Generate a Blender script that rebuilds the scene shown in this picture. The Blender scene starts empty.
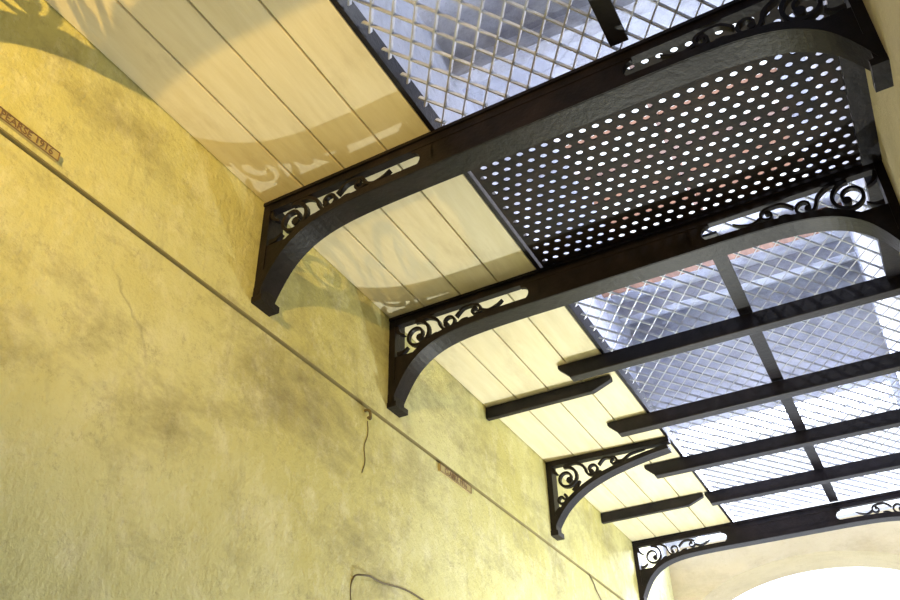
import bpy, math
from mathutils import Matrix, Vector
S=1.5; Z0=1.6
def P(x,y,z): return (x*S,y*S,Z0+z*S)
col=bpy.context.collection
sc=bpy.context.scene
sc.view_settings.view_transform='Standard'
sc.view_settings.exposure=.1
# ---------------------------------------------------------------- materials
def newmat(n):
    m=bpy.data.materials.new(n);m.use_nodes=True;nt=m.node_tree;b=nt.nodes['Principled BSDF'];return m,nt,b
def pos(nt,scale=(1,1,1)):
    g=nt.nodes.new('ShaderNodeNewGeometry');mp=nt.nodes.new('ShaderNodeMapping');mp.inputs['Scale'].default_value=scale
    nt.links.new(g.outputs['Position'],mp.inputs['Vector']);return mp.outputs[0]
def noise(nt,v,s,d=6,r=.6,dist=0):
    n=nt.nodes.new('ShaderNodeTexNoise');n.inputs['Scale'].default_value=s;n.inputs['Detail'].default_value=d;n.inputs['Roughness'].default_value=r;n.inputs['Distortion'].default_value=dist
    nt.links.new(v,n.inputs['Vector']);return n.outputs['Fac']
def ramp(nt,f,a,b,ca=(0,0,0,1),cb=(1,1,1,1)):
    r=nt.nodes.new('ShaderNodeValToRGB');e=r.color_ramp.elements;e[0].position=a;e[1].position=b;e[0].color=ca;e[1].color=cb
    nt.links.new(f,r.inputs[0]);return r.outputs[0]
def mix(nt,f,a,b,mode='MIX'):
    m=nt.nodes.new('ShaderNodeMixRGB');m.blend_type=mode
    for i,v in enumerate((f,a,b)):
        if hasattr(v,'links') : nt.links.new(v,m.inputs[i])
        else: m.inputs[i].default_value=v
    return m.outputs[0]
def bump(nt,b,h,st,dist=.01):
    n=nt.nodes.new('ShaderNodeBump');n.inputs['Strength'].default_value=st;n.inputs['Distance'].default_value=dist
    nt.links.new(h,n.inputs['Height']);nt.links.new(n.outputs[0],b.inputs['Normal'])
def plaster(name,c1,c2,stain,amt=1.0,bst=.5,pale=None):
    m,nt,b=newmat(name)
    v=pos(nt)
    big=noise(nt,v,1.3,7,.68,.1)
    c=mix(nt,ramp(nt,big,.38,.62),c1,c2)
    if pale:
        pl=noise(nt,pos(nt,(1,1.3,1)),7.5,9,.78)
        c=mix(nt,ramp(nt,pl,.50,.66,(0,0,0,1),(.7,.7,.7,1)),c,pale)
    st=noise(nt,pos(nt,(1,1.2,2.4)),1.9,10,.74,.15)
    c=mix(nt,ramp(nt,st,.50,.72,(0,0,0,1),(.85*amt,)*3+(1,)),c,stain)
    st2=noise(nt,pos(nt,(1,3,1.0)),4.1,8,.7,0)
    c=mix(nt,ramp(nt,st2,.56,.74,(0,0,0,1),(.45*amt,)*3+(1,)),c,stain)
    sp=noise(nt,v,16,12,.92)
    c=mix(nt,ramp(nt,sp,.53,.68,(0,0,0,1),(.8*amt,)*3+(1,)),c,stain)
    vo=nt.nodes.new('ShaderNodeTexVoronoi');vo.feature='DISTANCE_TO_EDGE';vo.inputs['Scale'].default_value=.8
    wv=nt.nodes.new('ShaderNodeVectorMath');wv.operation='ADD'
    nz=nt.nodes.new('ShaderNodeTexNoise');nz.inputs['Scale'].default_value=5;nz.inputs['Detail'].default_value=6;nt.links.new(v,nz.inputs['Vector'])
    sc2=nt.nodes.new('ShaderNodeVectorMath');sc2.operation='SCALE';sc2.inputs['Scale'].default_value=.2;nt.links.new(nz.outputs['Color'],sc2.inputs[0])
    nt.links.new(v,wv.inputs[0]);nt.links.new(sc2.outputs[0],wv.inputs[1]);nt.links.new(wv.outputs[0],vo.inputs['Vector'])
    ck=ramp(nt,vo.outputs['Distance'],.0,.003,(1,1,1,1),(0,0,0,1))
    gate=ramp(nt,noise(nt,v,2.3,3,.5),.52,.62)
    ckm=mix(nt,1.0,ck,gate,'MULTIPLY')
    c=mix(nt,mix(nt,1.0,ckm,(.4*amt,)*3+(1,),'MULTIPLY'),c,(stain[0]*.6,stain[1]*.6,stain[2]*.6,1))
    nt.links.new(c,b.inputs['Base Color']);b.inputs['Roughness'].default_value=.75
    h=mix(nt,.3,noise(nt,v,5,9,.62),noise(nt,v,90,4,.65))
    bump(nt,b,h,bst,.02)
    return m
M_wall=plaster('plaster_yellow',(.60,.58,.25,1),(.72,.73,.44,1),(.27,.24,.13,1),1.0,.6,(.80,.80,.60,1))
M_cream=plaster('plaster_cream',(.46,.39,.24,1),(.52,.45,.31,1),(.30,.24,.15,1),.7)
M_grey=plaster('plaster_bluegrey',(.36,.38,.45,1),(.54,.57,.63,1),(.16,.16,.20,1),1)  # blue-grey put in the colour to offset warm lamp light leaking upstairs
def paint_wood(name,c,c2,dirt):
    m,nt,b=newmat(name)
    n=noise(nt,pos(nt,(9,1,1)),5,8,.6)
    k=mix(nt,ramp(nt,n,.3,.7),c,c2)
    d=noise(nt,pos(nt,(3,1,1)),2.5,8,.7)
    k=mix(nt,ramp(nt,d,.52,.76,(0,0,0,1),(.6,.6,.6,1)),k,dirt)
    nt.links.new(k,b.inputs['Base Color'])
    b.inputs['Roughness'].default_value=.6
    bump(nt,b,noise(nt,pos(nt,(12,1,1)),8,5,.6),.25,.004);return m
M_board=paint_wood('painted_planks',(.72,.66,.48,1),(.82,.77,.61,1),(.44,.37,.22,1))
M_gap=newmat('dark_gap')[0];M_gap.node_tree.nodes['Principled BSDF'].inputs['Base Color'].default_value=(.03,.025,.015,1)
M_groove_shade=newmat('groove_shade')[0];M_groove_shade.node_tree.nodes['Principled BSDF'].inputs['Base Color'].default_value=(.26,.22,.10,1)  # dark strip colour paints shade onto the groove's lit underside
M_brown=paint_wood('brown_timber',(.14,.07,.045,1),(.24,.12,.07,1),(.05,.03,.03,1))
def iron(name,c1,c2,rough=.42,metal=.0,spec=.5):
    m,nt,b=newmat(name);v=pos(nt)
    n=noise(nt,v,14,6,.65)
    nt.links.new(mix(nt,ramp(nt,n,.4,.7),c1,c2),b.inputs['Base Color'])
    b.inputs['Metallic'].default_value=metal;b.inputs['Roughness'].default_value=rough;b.inputs['Specular IOR Level'].default_value=spec
    bump(nt,b,noise(nt,v,70,4,.6),.35,.004);return m
M_iron=iron('black_painted_iron',(.005,.004,.007,1),(.015,.011,.015,1),.45,0,.2)
M_bar=iron('grating_bar_iron',(.006,.005,.010,1),(.016,.013,.020,1),.42,0,.25)
M_mesh=iron('galvanised_mesh',(.34,.36,.42,1),(.50,.52,.60,1),.4,.1)
M_perf=iron('perforated_sheet_iron',(.008,.006,.008,1),(.030,.018,.016,1),.6,.0,.18)
M_plaque=iron('brass_plaque',(.46,.40,.20,1),(.54,.47,.26,1),.6,.0)
M_letter=iron('engraved_letters',(.20,.13,.08,1),(.22,.14,.09,1),.6)
M_cable=iron('old_cable',(.10,.08,.04,1),(.16,.13,.07,1),.7)
M_floor=iron('stone_floor',(.14,.12,.11,1),(.2,.18,.16,1),.8)
# ---------------------------------------------------------------- mesh builder
import bmesh
class MB:
    def __init__(s): s.v=[];s.f=[];s.m=[]
    def add(s,vs,fs,mi=0):
        o=len(s.v);s.v+=[P(*v) for v in vs];s.f+=[tuple(i+o for i in f) for f in fs];s.m+=[mi]*len(fs)
    def box(s,a,b,mi=0):
        x0,y0,z0=a;x1,y1,z1=b
        s.add([(x0,y0,z0),(x1,y0,z0),(x1,y1,z0),(x0,y1,z0),(x0,y0,z1),(x1,y0,z1),(x1,y1,z1),(x0,y1,z1)],
              [(0,3,2,1),(4,5,6,7),(0,1,5,4),(1,2,6,5),(2,3,7,6),(3,0,4,7)],mi)
    def ribbon(s,pts,ws,y0,y1,fy=lambda x:0,mi=0):
        n=len(pts);vs=[]
        for i,(x,z) in enumerate(pts):
            a=pts[max(i-1,0)];b=pts[min(i+1,n-1)];tx,tz=b[0]-a[0],b[1]-a[1];l=math.hypot(tx,tz) or 1
            nx,nz=-tz/l,tx/l;w=ws[i]/2 if hasattr(ws,'__len__') else ws/2
            for sg,y in ((1,y0),(-1,y0),(-1,y1),(1,y1)): vs.append((x+nx*w*sg,y+fy(x),z+nz*w*sg))
        fs=[]
        for i in range(n-1):
            for k in range(4):
                fs.append((i*4+k,i*4+(k+1)%4,(i+1)*4+(k+1)%4,(i+1)*4+k))
        fs+=[(3,2,1,0),tuple((n-1)*4+k for k in range(4))]
        s.add(vs,fs,mi)
    def strip(s,lo,hi,y0,y1,fy=lambda x:0,mi=0):
        n=len(lo);vs=[]
        for a,b in zip(lo,hi):
            vs+=[(a[0],y0+fy(a[0]),a[1]),(b[0],y0+fy(b[0]),b[1]),(b[0],y1+fy(b[0]),b[1]),(a[0],y1+fy(a[0]),a[1])]
        fs=[]
        for i in range(n-1):
            for k in range(4): fs.append((i*4+k,i*4+(k+1)%4,(i+1)*4+(k+1)%4,(i+1)*4+k))
        fs+=[(3,2,1,0),tuple((n-1)*4+k for k in range(4))]
        s.add(vs,fs,mi)
    def obj(s,name,mats,bevel=0,parent=None):
        me=bpy.data.meshes.new(name);me.from_pydata(s.v,[],s.f)
        for m in (mats if isinstance(mats,(list,tuple)) else [mats]): me.materials.append(m)
        for p,mi in zip(me.polygons,s.m): p.material_index=mi
        bm=bmesh.new();bm.from_mesh(me);bmesh.ops.recalc_face_normals(bm,faces=bm.faces);bm.to_mesh(me);bm.free()
        o=bpy.data.objects.new(name,me);col.objects.link(o)
        if bevel:
            md=o.modifiers.new('b','BEVEL');md.width=bevel;md.segments=2;md.limit_method='ANGLE'
        if parent:o.parent=parent
        return o
XL,XR=-.80,.14
YB,YE=-1.2,3.25
ZF,ZT=-1.05,2.1
ZG=.77
# ---------------------------------------------------------------- shell
w=MB();w.box((XL-.15,YB,ZF),(XL-.005,YE,ZG-.0015));w.box((XL-.15,YB,ZG-.0015),(XL-.012,YE,ZG+.001),2);w.box((XL-.15,YB,ZG+.001),(XL-.001,YE,ZG+.003),3);w.box((XL-.15,YB,ZG+.003),(XL,YE,1.04));w.box((XL-.15,YB,1.04),(XL,YE,ZT),1);w.obj('wall_left',[M_wall,M_grey,M_gap,M_groove_shade])
w=MB();w.box((XR,YB,ZF),(XR+.15,YE,1.02));w.box((XR,YB,1.02),(XR+.15,YE,ZT),1);w.obj('wall_right',[M_cream,M_grey])
w=MB();w.box((XL-.15,YB-.15,ZF),(XR+.15,YB,ZT));w.obj('wall_back',M_cream)
w=MB();w.box((XL-.15,YB-.15,ZF-.1),(XR+.15,YE+.2,ZF));w.obj('floor',M_floor)
w=MB()
cx=(XL+XR)/2;a=.464;zs=.765;bh=.234
N=28;lo=[];hi=[]
for i in range(N+1):
    t=math.pi-math.pi*i/N;lo.append((cx+a*math.cos(t),zs+bh*math.sin(t)));hi.append((cx+a*math.cos(t),1.10))
w.strip(lo,hi,YE,YE+.2)
w.box((XL-.15,YE,ZF),(cx-a,YE+.2,1.10));w.box((cx+a,YE,ZF),(XR+.15,YE+.2,1.10))
wx0,wx1,wz0,wz1=-.68,.11,1.11,1.56
w.box((XL-.15,YE,1.10),(XR+.15,YE+.2,wz0),1)
w.box((XL-.15,YE,wz0),(wx0,YE+.2,ZT),1);w.box((wx1,YE,wz0),(XR+.15,YE+.2,ZT),1);w.box((wx0,YE,wz1),(wx1,YE+.2,ZT),1)
w.obj('wall_far',[M_cream,M_grey])
w=MB();fw=.008
w.box((wx0,YE+.12,wz0),(wx0+fw,YE+.14,wz1));w.box((wx1-fw,YE+.12,wz0),(wx1,YE+.14,wz1));w.box((wx0+fw,YE+.12,wz1-fw),(wx1-fw,YE+.14,wz1));w.box((wx0+fw,YE+.12,wz0),(wx1-fw,YE+.14,wz0+fw))
w.obj('window_1',M_grey)
w=MB();sx0,sx1,sy0,sy1=-.66,.06,1.85,2.75
w.box((XL-.15,YB,ZT),(XR+.15,sy0,ZT+.08));w.box((XL-.15,sy1,ZT),(XR+.15,YE+.2,ZT+.08));w.box((XL-.15,sy0,ZT),(sx0,sy1,ZT+.08));w.box((sx1,sy0,ZT),(XR+.15,sy1,ZT+.08))
w.obj('ceiling_upper',M_grey)
w=MB()
for k in range(7):
    y=sy0+(sy1-sy0)*k/6;w.box((sx0,y-.008,ZT+.02),(sx1,y+.008,ZT+.05))
w.box((cx-.01,sy0,ZT+.02),(cx+.01,sy1,ZT+.05));w.obj('window_2',M_brown)
for y,mm in ((1.2,M_grey),(1.6,M_grey),(2.85,M_brown),(3.08,M_grey)):
    w=MB();w.box((XL,y,ZT-.07),(XR,y+.05,ZT));w.obj('upper_roof_beam',mm)
# ---------------------------------------------------------------- plank ceiling
BX=-.472
w=MB();n=4;bw=(BX-XL)/n
for i in range(n):
    x0=XL+i*bw;w.box((x0+.0016,-.9,1.0),(x0+bw-.0016,2.86,1.025),0)
w.box((XL,-.9,1.018),(BX-.002,2.86,1.04),1)
w.box((BX,-.9,.998),(BX+.008,2.86,1.04),2)
w.obj('ceiling',[M_board,M_gap,M_iron],.002)
# ---------------------------------------------------------------- cast iron beams
ARC=[(0,.80),(.006,.813),(.014,.830),(.028,.855),(.045,.878),(.07,.899),(.10,.914),(.14,.924),(.19,.929),(.26,.931),(.34,.931),(.47,.931)]
def smooth(pts,k=4):
    out=[]
    n=len(pts)
    for i in range(n-1):
        p0=pts[max(i-1,0)];p1=pts[i];p2=pts[i+1];p3=pts[min(i+2,n-1)]
        for j in range(k):
            t=j/k
            out.append(tuple(.5*((2*p1[q])+(-p0[q]+p2[q])*t+(2*p0[q]-5*p1[q]+4*p2[q]-p3[q])*t*t+(-p0[q]+3*p1[q]-3*p2[q]+p3[q])*t**3) for q in (0,1)))
    return out+[pts[-1]]
def arcz(d):
    for a,b in zip(ARC,ARC[1:]):
        if a[0]<=d<=b[0]: return a[1]+(b[1]-a[1])*(d-a[0])/(b[0]-a[0])
    return ARC[-1][1]
def spiral(c,r0,r1,a0,turns,n=28,sq=1):
    return [(c[0]+(r0+(r1-r0)*i/n)*math.cos(a0+2*math.pi*turns*i/n),c[1]+sq*(r0+(r1-r0)*i/n)*math.sin(a0+2*math.pi*turns*i/n)) for i in range(n+1)]
def disc(mb,T,c,r,y0,y1,fy):
    pts=[(c[0]-r+2*r*i/8) for i in range(9)]
    lo=[(T(x,0)[0],c[1]-math.sqrt(max(r*r-(x-c[0])**2,0))) for x in pts];hi=[(T(x,0)[0],c[1]+math.sqrt(max(r*r-(x-c[0])**2,0))) for x in pts]
    mb.strip(lo,hi,y0,y1,fy)
RZ=.979
def spandrel(mb,T,ya,yb,fy):
    def rib(p,ws): mb.ribbon([T(*q) for q in p],ws,ya,yb,fy)
    def tap(n,a,b): return [a+(b-a)*i/(n-1) for i in range(n)]
    sp=spiral((.062,.944),.031,.010,math.radians(95),-1.4,36);rib(sp,tap(len(sp),.0065,.0045));disc(mb,T,sp[-1],.0075,ya,yb,fy)
    sp=smooth([(.060,.975),(.088,.976),(.108,.964),(.114,.950)],5)+spiral((.133,.951),.018,.007,math.radians(190),1.1,30);rib(sp,tap(len(sp),.0060,.004));disc(mb,T,sp[-1],.0055,ya,yb,fy)
    sp=smooth([(.150,.957),(.166,.971),(.186,.972)],5)+spiral((.192,.958),.0130,.005,math.radians(95),-1.0,26);rib(sp,tap(len(sp),.0052,.0035));disc(mb,T,sp[-1],.004,ya,yb,fy)
    sp=smooth([(.204,.955),(.220,.949),(.238,.954),(.250,.962)],5);rib(sp,tap(len(sp),.006,.002))
    for p in ([(.014,.976),(.022,.960),(.034,.952)],[(.018,.912),(.032,.914),(.042,.922)],[(.088,.918),(.098,.930),(.108,.934)],[(.152,.934),(.164,.944),(.176,.946)]):
        q=smooth(p,5);rib(q,tap(len(q),.010,.002))
    c0=.290;r=.0150;zc=.9595
    ds=[c0+r*math.sin(math.pi/2*i/8)-0 for i in range(9)]+[.33]
    for sg in (1,-1):
        far=[(d,zc+sg*r*math.sqrt(max(0,1-((d-c0)/r)**2))) for d in ds[:-1]]+[(.33,zc)]
        edge=[(d,RZ+.003 if sg>0 else arcz(d)+.005) for d in ds]
        A=[T(*q) for q in far];B=[T(*q) for q in edge]
        mb.strip(A,B,ya,yb,fy)
    lo=[T(d,arcz(d)+.006) for d in (.20,.24,.27,.291)];hi=[T(d,z) for d,z in ((.20,.9405),(.24,.942),(.27,.9435),(.291,.9447))];mb.strip(lo,hi,ya,yb,fy)
def beam(name,yl,yr):
    mb=MB()
    def fy(x): return (yr-yl)*(x-XL)/(XR-XL)
    FW=.040
    TL=lambda d,z:(XL+d,z);TR=lambda d,z:(XR-d,z)
    arc=smooth(ARC,3)
    full=[TL(*p) for p in arc]+[TR(*p) for p in arc[::-1]][1:]
    mb.ribbon([(x,z+.004) for x,z in full],.009,yl,yl+FW,fy)
    mb.ribbon([(x,z+.007) for x,z in full],.014,yl-.002,yl+.012,fy)
    for T in (TL,TR):
        a=T(0.000,0)[0];b=T(.014,0)[0]
        mb.strip([(min(a,b),.80),(max(a,b),.80)],[(min(a,b),.998),(max(a,b),.998)],yl-.001,yl+FW-.003,fy)
        a=T(0,0)[0];b=T(.020,0)[0]
        mb.strip([(min(a,b),.796),(max(a,b),.796)],[(min(a,b),.807),(max(a,b),.807)],yl-.004,yl+FW+.002,fy)
        ds=[.014,.02,.03,.04,.05,.06]
        lo=[(T(d,0)[0],arcz(d)+.003) for d in ds];hi=[(T(d,0)[0],max(arcz(d)+.006,.906)) for d in ds]
        mb.strip(lo,hi,yl+.001,yl+.012,fy)
        spandrel(mb,T,yl+.001,yl+.010,fy)
    mb.strip([(XL,RZ),(XR,RZ)],[(XL,.999),(XR,.999)],yl,yl+.014,fy)
    mb.strip([(XL,.993),(XR,.993)],[(XL,.999),(XR,.999)],yl-.004,yl+.018,fy)
    mb.strip([(XL+.325,.993),(XR-.325,.993)],[(XL+.325,.999),(XR-.325,.999)],yl,yl+FW,fy)
    mb.strip([(XL+.325,.933),(XR-.325,.933)],[(XL+.325,.983),(XR-.325,.983)],yl+.001,yl+.014,fy)
    return mb.obj(name,M_iron)
beam('cast_iron_bracket_beam',.878,.848)
beam('cast_iron_bracket_beam',1.283,1.268)
beam('cast_iron_bracket_beam',2.81,2.805)
beam('cast_iron_bracket_beam',.272,.262)
# small wall bracket
mb=MB();y0=2.085;f0=lambda x:0.012*(x-XL)/.33
A=[(0,.805),(.008,.822),(.02,.842),(.04,.868),(.07,.894),(.11,.918),(.16,.938),(.22,.954),(.28,.966),(.33,.973)]
arc=smooth([(XL+d,z) for d,z in A],3)
mb.ribbon(arc,.012,y0,y0+.035,f0)
mb.strip([(XL,.80),(XL+.015,.80)],[(XL,.998),(XL+.015,.998)],y0,y0+.035,f0)
mb.strip([(XL,.795),(XL+.020,.795)],[(XL,.808),(XL+.020,.808)],y0-.004,y0+.038,f0)
mb.strip([(XL,.984),(XL+.335,.984)],[(XL,.999),(XL+.335,.999)],y0,y0+.020,f0)
T=lambda d,z:(XL+d,z)
def rb(p,a,b):
    n=len(p);mb.ribbon([T(*q) for q in p],[a+(b-a)*i/(n-1) for i in range(n)],y0+.001,y0+.012,f0)
sp=spiral((.054,.944),.032,.010,math.radians(100),-1.4);rb(sp,.0078,.0055);disc(mb,T,sp[-1],.0085,y0+.001,y0+.012,f0)
sp=smooth([(.05,.978),(.08,.982),(.10,.970),(.108,.956)],5)+spiral((.126,.955),.018,.007,math.radians(190),1.15);rb(sp,.007,.005);disc(mb,T,sp[-1],.0065,y0+.001,y0+.012,f0)
sp=smooth([(.144,.962),(.160,.977),(.178,.975)],5)+spiral((.184,.965),.011,.004,math.radians(95),-1.1);rb(sp,.006,.004)
sp=smooth([(.196,.962),(.21,.962),(.23,.974),(.27,.979)],5);rb(sp,.007,.002)
sp=spiral((.036,.888),.015,.005,math.radians(60),-1.2);rb(sp,.007,.005)
for p in ([(.016,.978),(.024,.964),(.03,.96)],[(.07,.905),(.08,.918),(.09,.93)],[(.016,.85),(.024,.862),(.03,.868)],[(.13,.928),(.14,.94),(.15,.945)]):
    rb(smooth(p,5),.012,.003)
mb.obj('cast_iron_wall_bracket',M_iron)
for y in (1.72,2.51):
    mb=MB();z0,z1=.968,.998
    lo=[(XL,z0),(BX-.06,z0),(BX-.014,z1-.012)];hi=[(XL,z1),(BX-.06,z1),(BX-.014,z1)]
    mb.strip(lo,hi,y,y+.016);mb.obj('plank_bearer',M_bar,.003)
for y in (1.625,1.945,2.24,2.515):
    mb=MB()
    lo=[(-.575,.990),(-.55,.966),(XR,.966)];hi=[(-.575,.998),(-.55,.998),(XR,.998)]
    if y>2.5: lo=[(-.482,.990),(-.47,.966),(XR,.966)];hi=[(-.482,.998),(-.47,.998),(XR,.998)]
    mb.strip(lo,hi,y,y+.012);mb.box((lo[1][0],y,.962),(XR,y+.026,.970));mb.obj('grating_support_bar',M_bar,.002)
def longbar(y0,y1):
    mb=MB();mb.box((-.172,y0,1.000),(-.145,y1,1.006));mb.obj('grating_edge_bar',M_bar,.001)
longbar(1.335,2.80);longbar(-.6,.845)
# ---------------------------------------------------------------- diamond mesh
def grating(name,x0,x1,y0,y1,dx=.036,dy=.052,z=1.012,h=.0030,wd=.0011):
    mb=MB();k=dy/dx
    L=math.hypot(dx,dy);nx,ny=dy/L,dx/L
    for sg in (1,-1):
        cs=[y-sg*k*x for x in (x0,x1) for y in (y0,y1)]
        c=min(cs)+dy*.37
        while c<max(cs):
            pts=[]
            for x in (x0,x1):
                y=sg*k*x+c
                if y0<=y<=y1: pts.append((x,y))
            for y in (y0,y1):
                x=(y-c)/(sg*k)
                if x0<x<x1: pts.append((x,y))
            if len(pts)>=2:
                (ax,ay),(bx,by)=pts[0],pts[1]
                if math.hypot(bx-ax,by-ay)>.004:
                    px,py=(nx*wd,-sg*ny*wd)
                    zz=z+sg*.0004
                    vs=[]
                    for (qx,qy) in ((ax,ay),(bx,by)):
                        vs+=[(qx-px,qy-py,zz-h),(qx+px,qy+py,zz-h),(qx+px+.002,qy+py+.003,zz+h),(qx-px+.002,qy-py+.003,zz+h)]
                    mb.add(vs,[(0,1,2,3),(7,6,5,4),(0,4,5,1),(1,5,6,2),(2,6,7,3),(3,7,4,0)])
            c+=dy
    mb.obj(name,M_mesh)
grating('diamond_mesh_grating',BX+.012,XR-.01,-.6,.87)
grating('diamond_mesh_grating',BX+.012,XR-.01,1.32,2.81,h=.0024,wd=.0010)
mb=MB();mb.box((XR-.03,-.6,.985),(XR,.84,1.006));mb.box((XR-.03,.895,.985),(XR,1.26,.999));mb.box((XR-.03,1.312,.985),(XR,1.62,1.006));mb.obj('wall_side_angle_iron',M_bar)
# ---------------------------------------------------------------- perforated sheet
mb=MB();p=.0215;x0,x1,y0,y1=BX+.012,XR-.004,.885,1.29;r=.0052;NS=12;zp=1.004
ny=int((y1-y0)/p)
for j in range(ny+1):
    yy=y0+j*p;off=0 if j%2 else p/2
    x=x0+off
    if off: mb.add([(x0,yy,zp),(x0+off,yy,zp),(x0+off,yy+p,zp),(x0,yy+p,zp)],[(0,1,2,3)])
    while x+p<=x1+1e-6:
        cxh,cyh=x+p/2,yy+p/2;vo=[];vi=[]
        for k in range(NS):
            t=2*math.pi*k/NS+math.pi/4;c,s=math.cos(t),math.sin(t);m=max(abs(c),abs(s))
            vo.append((cxh+c/m*p/2,cyh+s/m*p/2,zp));vi.append((cxh+c*r*1.1,cyh+s*r,zp))
        mb.add(vo+vi,[(k,(k+1)%NS,NS+(k+1)%NS,NS+k) for k in range(NS)]);x+=p
    if x<x1: mb.add([(x,yy,zp),(x1,yy,zp),(x1,yy+p,zp),(x,yy+p,zp)],[(0,1,2,3)])
o=mb.obj('perforated_metal_panel',M_perf);md=o.modifiers.new('s','SOLIDIFY');md.thickness=.004;md.offset=0
# ---------------------------------------------------------------- plaques
def plaque(name,y0,y1,z0,z1,x,txt,tilt=0):
    e=bpy.data.objects.new(name,None);col.objects.link(e)
    mb=MB();mb.box((x,y0,z0),(x+.004,y1,z1));o=mb.obj('plate',M_plaque,.001,e)
    mb=MB();t=.0010
    for a,b in (((x+.004,y0,z0),(x+.0052,y1,z0+t)),((x+.004,y0,z1-t),(x+.0052,y1,z1)),((x+.004,y0,z0+t),(x+.0052,y0+t,z1-t)),((x+.004,y1-t,z0+t),(x+.0052,y1,z1-t))): mb.box(a,b)
    mb.obj('rim',M_letter,0,e)
    c=bpy.data.curves.new('lettering','FONT');c.body=txt;c.size=(z1-z0)*S*1.0;c.align_x='CENTER';c.align_y='CENTER';c.extrude=.0006;c.materials.append(M_letter)
    t=bpy.data.objects.new('lettering',c);col.objects.link(t);t.parent=e
    t.matrix_world=Matrix.Translation(P(x+.0045,(y0+y1)/2,(z0+z1)/2))@Matrix(((0,0,1,0),(1,0,0,0),(0,1,0,0),(0,0,0,1)))
plaque('wall_name_plaque',.400,.496,.780,.794,XL,'PEARSE 1916')
plaque('wall_name_plaque',1.49,1.63,.749,.766,XL-.005,'CLARKE 1916')
# ---------------------------------------------------------------- cables
def cable(name,pts,r):
    c=bpy.data.curves.new(name,'CURVE');c.dimensions='3D';c.bevel_depth=r*S;c.materials.append(M_cable)
    s=c.splines.new('BEZIER');s.bezier_points.add(len(pts)-1)
    for bp,q in zip(s.bezier_points,pts): bp.co=P(*q);bp.handle_left_type=bp.handle_right_type='AUTO'
    o=bpy.data.objects.new(name,c);col.objects.link(o)
xw=XL-.0035
cable('wall_cable',[(xw,1.19,.15),(xw,1.20,.38),(xw,1.197,.455),(xw+.006,1.215,.462),(xw,1.28,.468),(xw,1.36,.476),(xw,1.45,.472),(xw,1.6,.47)],.0016)
cable('wall_hook',[(xw-.004,1.212,.762),(xw+.008,1.212,.759),(xw+.010,1.214,.750),(xw+.006,1.220,.747),(xw,1.222,.752)],.0026)
cable('wall_crack_wire',[(xw-.001,1.222,.745),(xw-.001,1.224,.72),(xw-.001,1.214,.69),(xw-.001,1.218,.665),(xw-.001,1.21,.64)],.0008)
cable('wall_cable',[(xw+.006,2.34,.765),(xw+.008,2.36,.748),(xw,2.40,.74),(xw,2.47,.70)],.002)
# ---------------------------------------------------------------- lights
def point(n,loc,e,c,r):
    l=bpy.data.lights.new(n,'POINT');l.energy=e;l.color=c;l.shadow_soft_size=r;o=bpy.data.objects.new(n,l);o.location=P(*loc);col.objects.link(o)
def spot(n,loc,tgt,e,c,r,ang,bl):
    l=bpy.data.lights.new(n,'SPOT');l.energy=e;l.color=c;l.shadow_soft_size=r;l.spot_size=math.radians(ang);l.spot_blend=bl
    o=bpy.data.objects.new(n,l);o.location=P(*loc);d=Vector(P(*tgt))-Vector(P(*loc));o.rotation_euler=d.to_track_quat('-Z','Y').to_euler();col.objects.link(o)
spot('corridor_lamp_warm',(-.22,-.60,.70),(-.74,.70,1.00),225,(1,.64,.16),.014,62,1)
point('fill_light',(-.3,-.1,.2),6,(1,.92,.72),.1)  # added fill without a real source, brightens the lower wall
point('daylight_standin_lamp',(-.38,2.25,-.05),100,(.97,1,.90),.02)  # unseen lamp added inside the corridor, stands in for far-end daylight
point('upper_fill_light',(-.02,.95,1.75),14,(.88,.92,1),.08)  # added out of view to brighten the upper far wall, no real lamp
def area(n,loc,rot,sx,sy,e,c):
    l=bpy.data.lights.new(n,'AREA');l.shape='RECTANGLE';l.size=sx*S;l.size_y=sy*S;l.energy=e;l.color=c;o=bpy.data.objects.new(n,l);o.location=P(*loc);o.rotation_euler=rot;col.objects.link(o)
area('window_daylight',((wx0+wx1)/2,YE+.21,(wz0+wz1)/2),(math.radians(-90),0,0),wx1-wx0,wz1-wz0,180,(.78,.83,1))
area('skylight_daylight',((sx0+sx1)/2,(sy0+sy1)/2,ZT+.1),(0,0,0),sx1-sx0,sy1-sy0,18,(1,.90,.92))
wd=bpy.data.worlds.new('w');sc.world=wd;wd.use_nodes=True;bg=wd.node_tree.nodes['Background'];bg.inputs[0].default_value=(.86,.92,1,1);bg.inputs[1].default_value=2
# ---------------------------------------------------------------- camera
R=[(.8867,.4616,-.0273),(-.2839,.4968,-.8201),(-.365,.7349,.5716)]
r,d,f=[Vector(v).normalized() for v in R]
r=(r-f*r.dot(f)).normalized();u=f.cross(r)*-1
if u.dot(-d)<0:u=-u
cam=bpy.data.cameras.new('camera');co=bpy.data.objects.new('camera',cam);col.objects.link(co)
m=Matrix(((r.x,u.x,-f.x,0),(r.y,u.y,-f.y,0),(r.z,u.z,-f.z,Z0),(0,0,0,1)));co.matrix_world=m
cam.sensor_width=36;cam.lens=891.9/900*36;cam.shift_x=-11.1/900;cam.shift_y=-2.8/900;cam.clip_start=.01
sc.camera=co
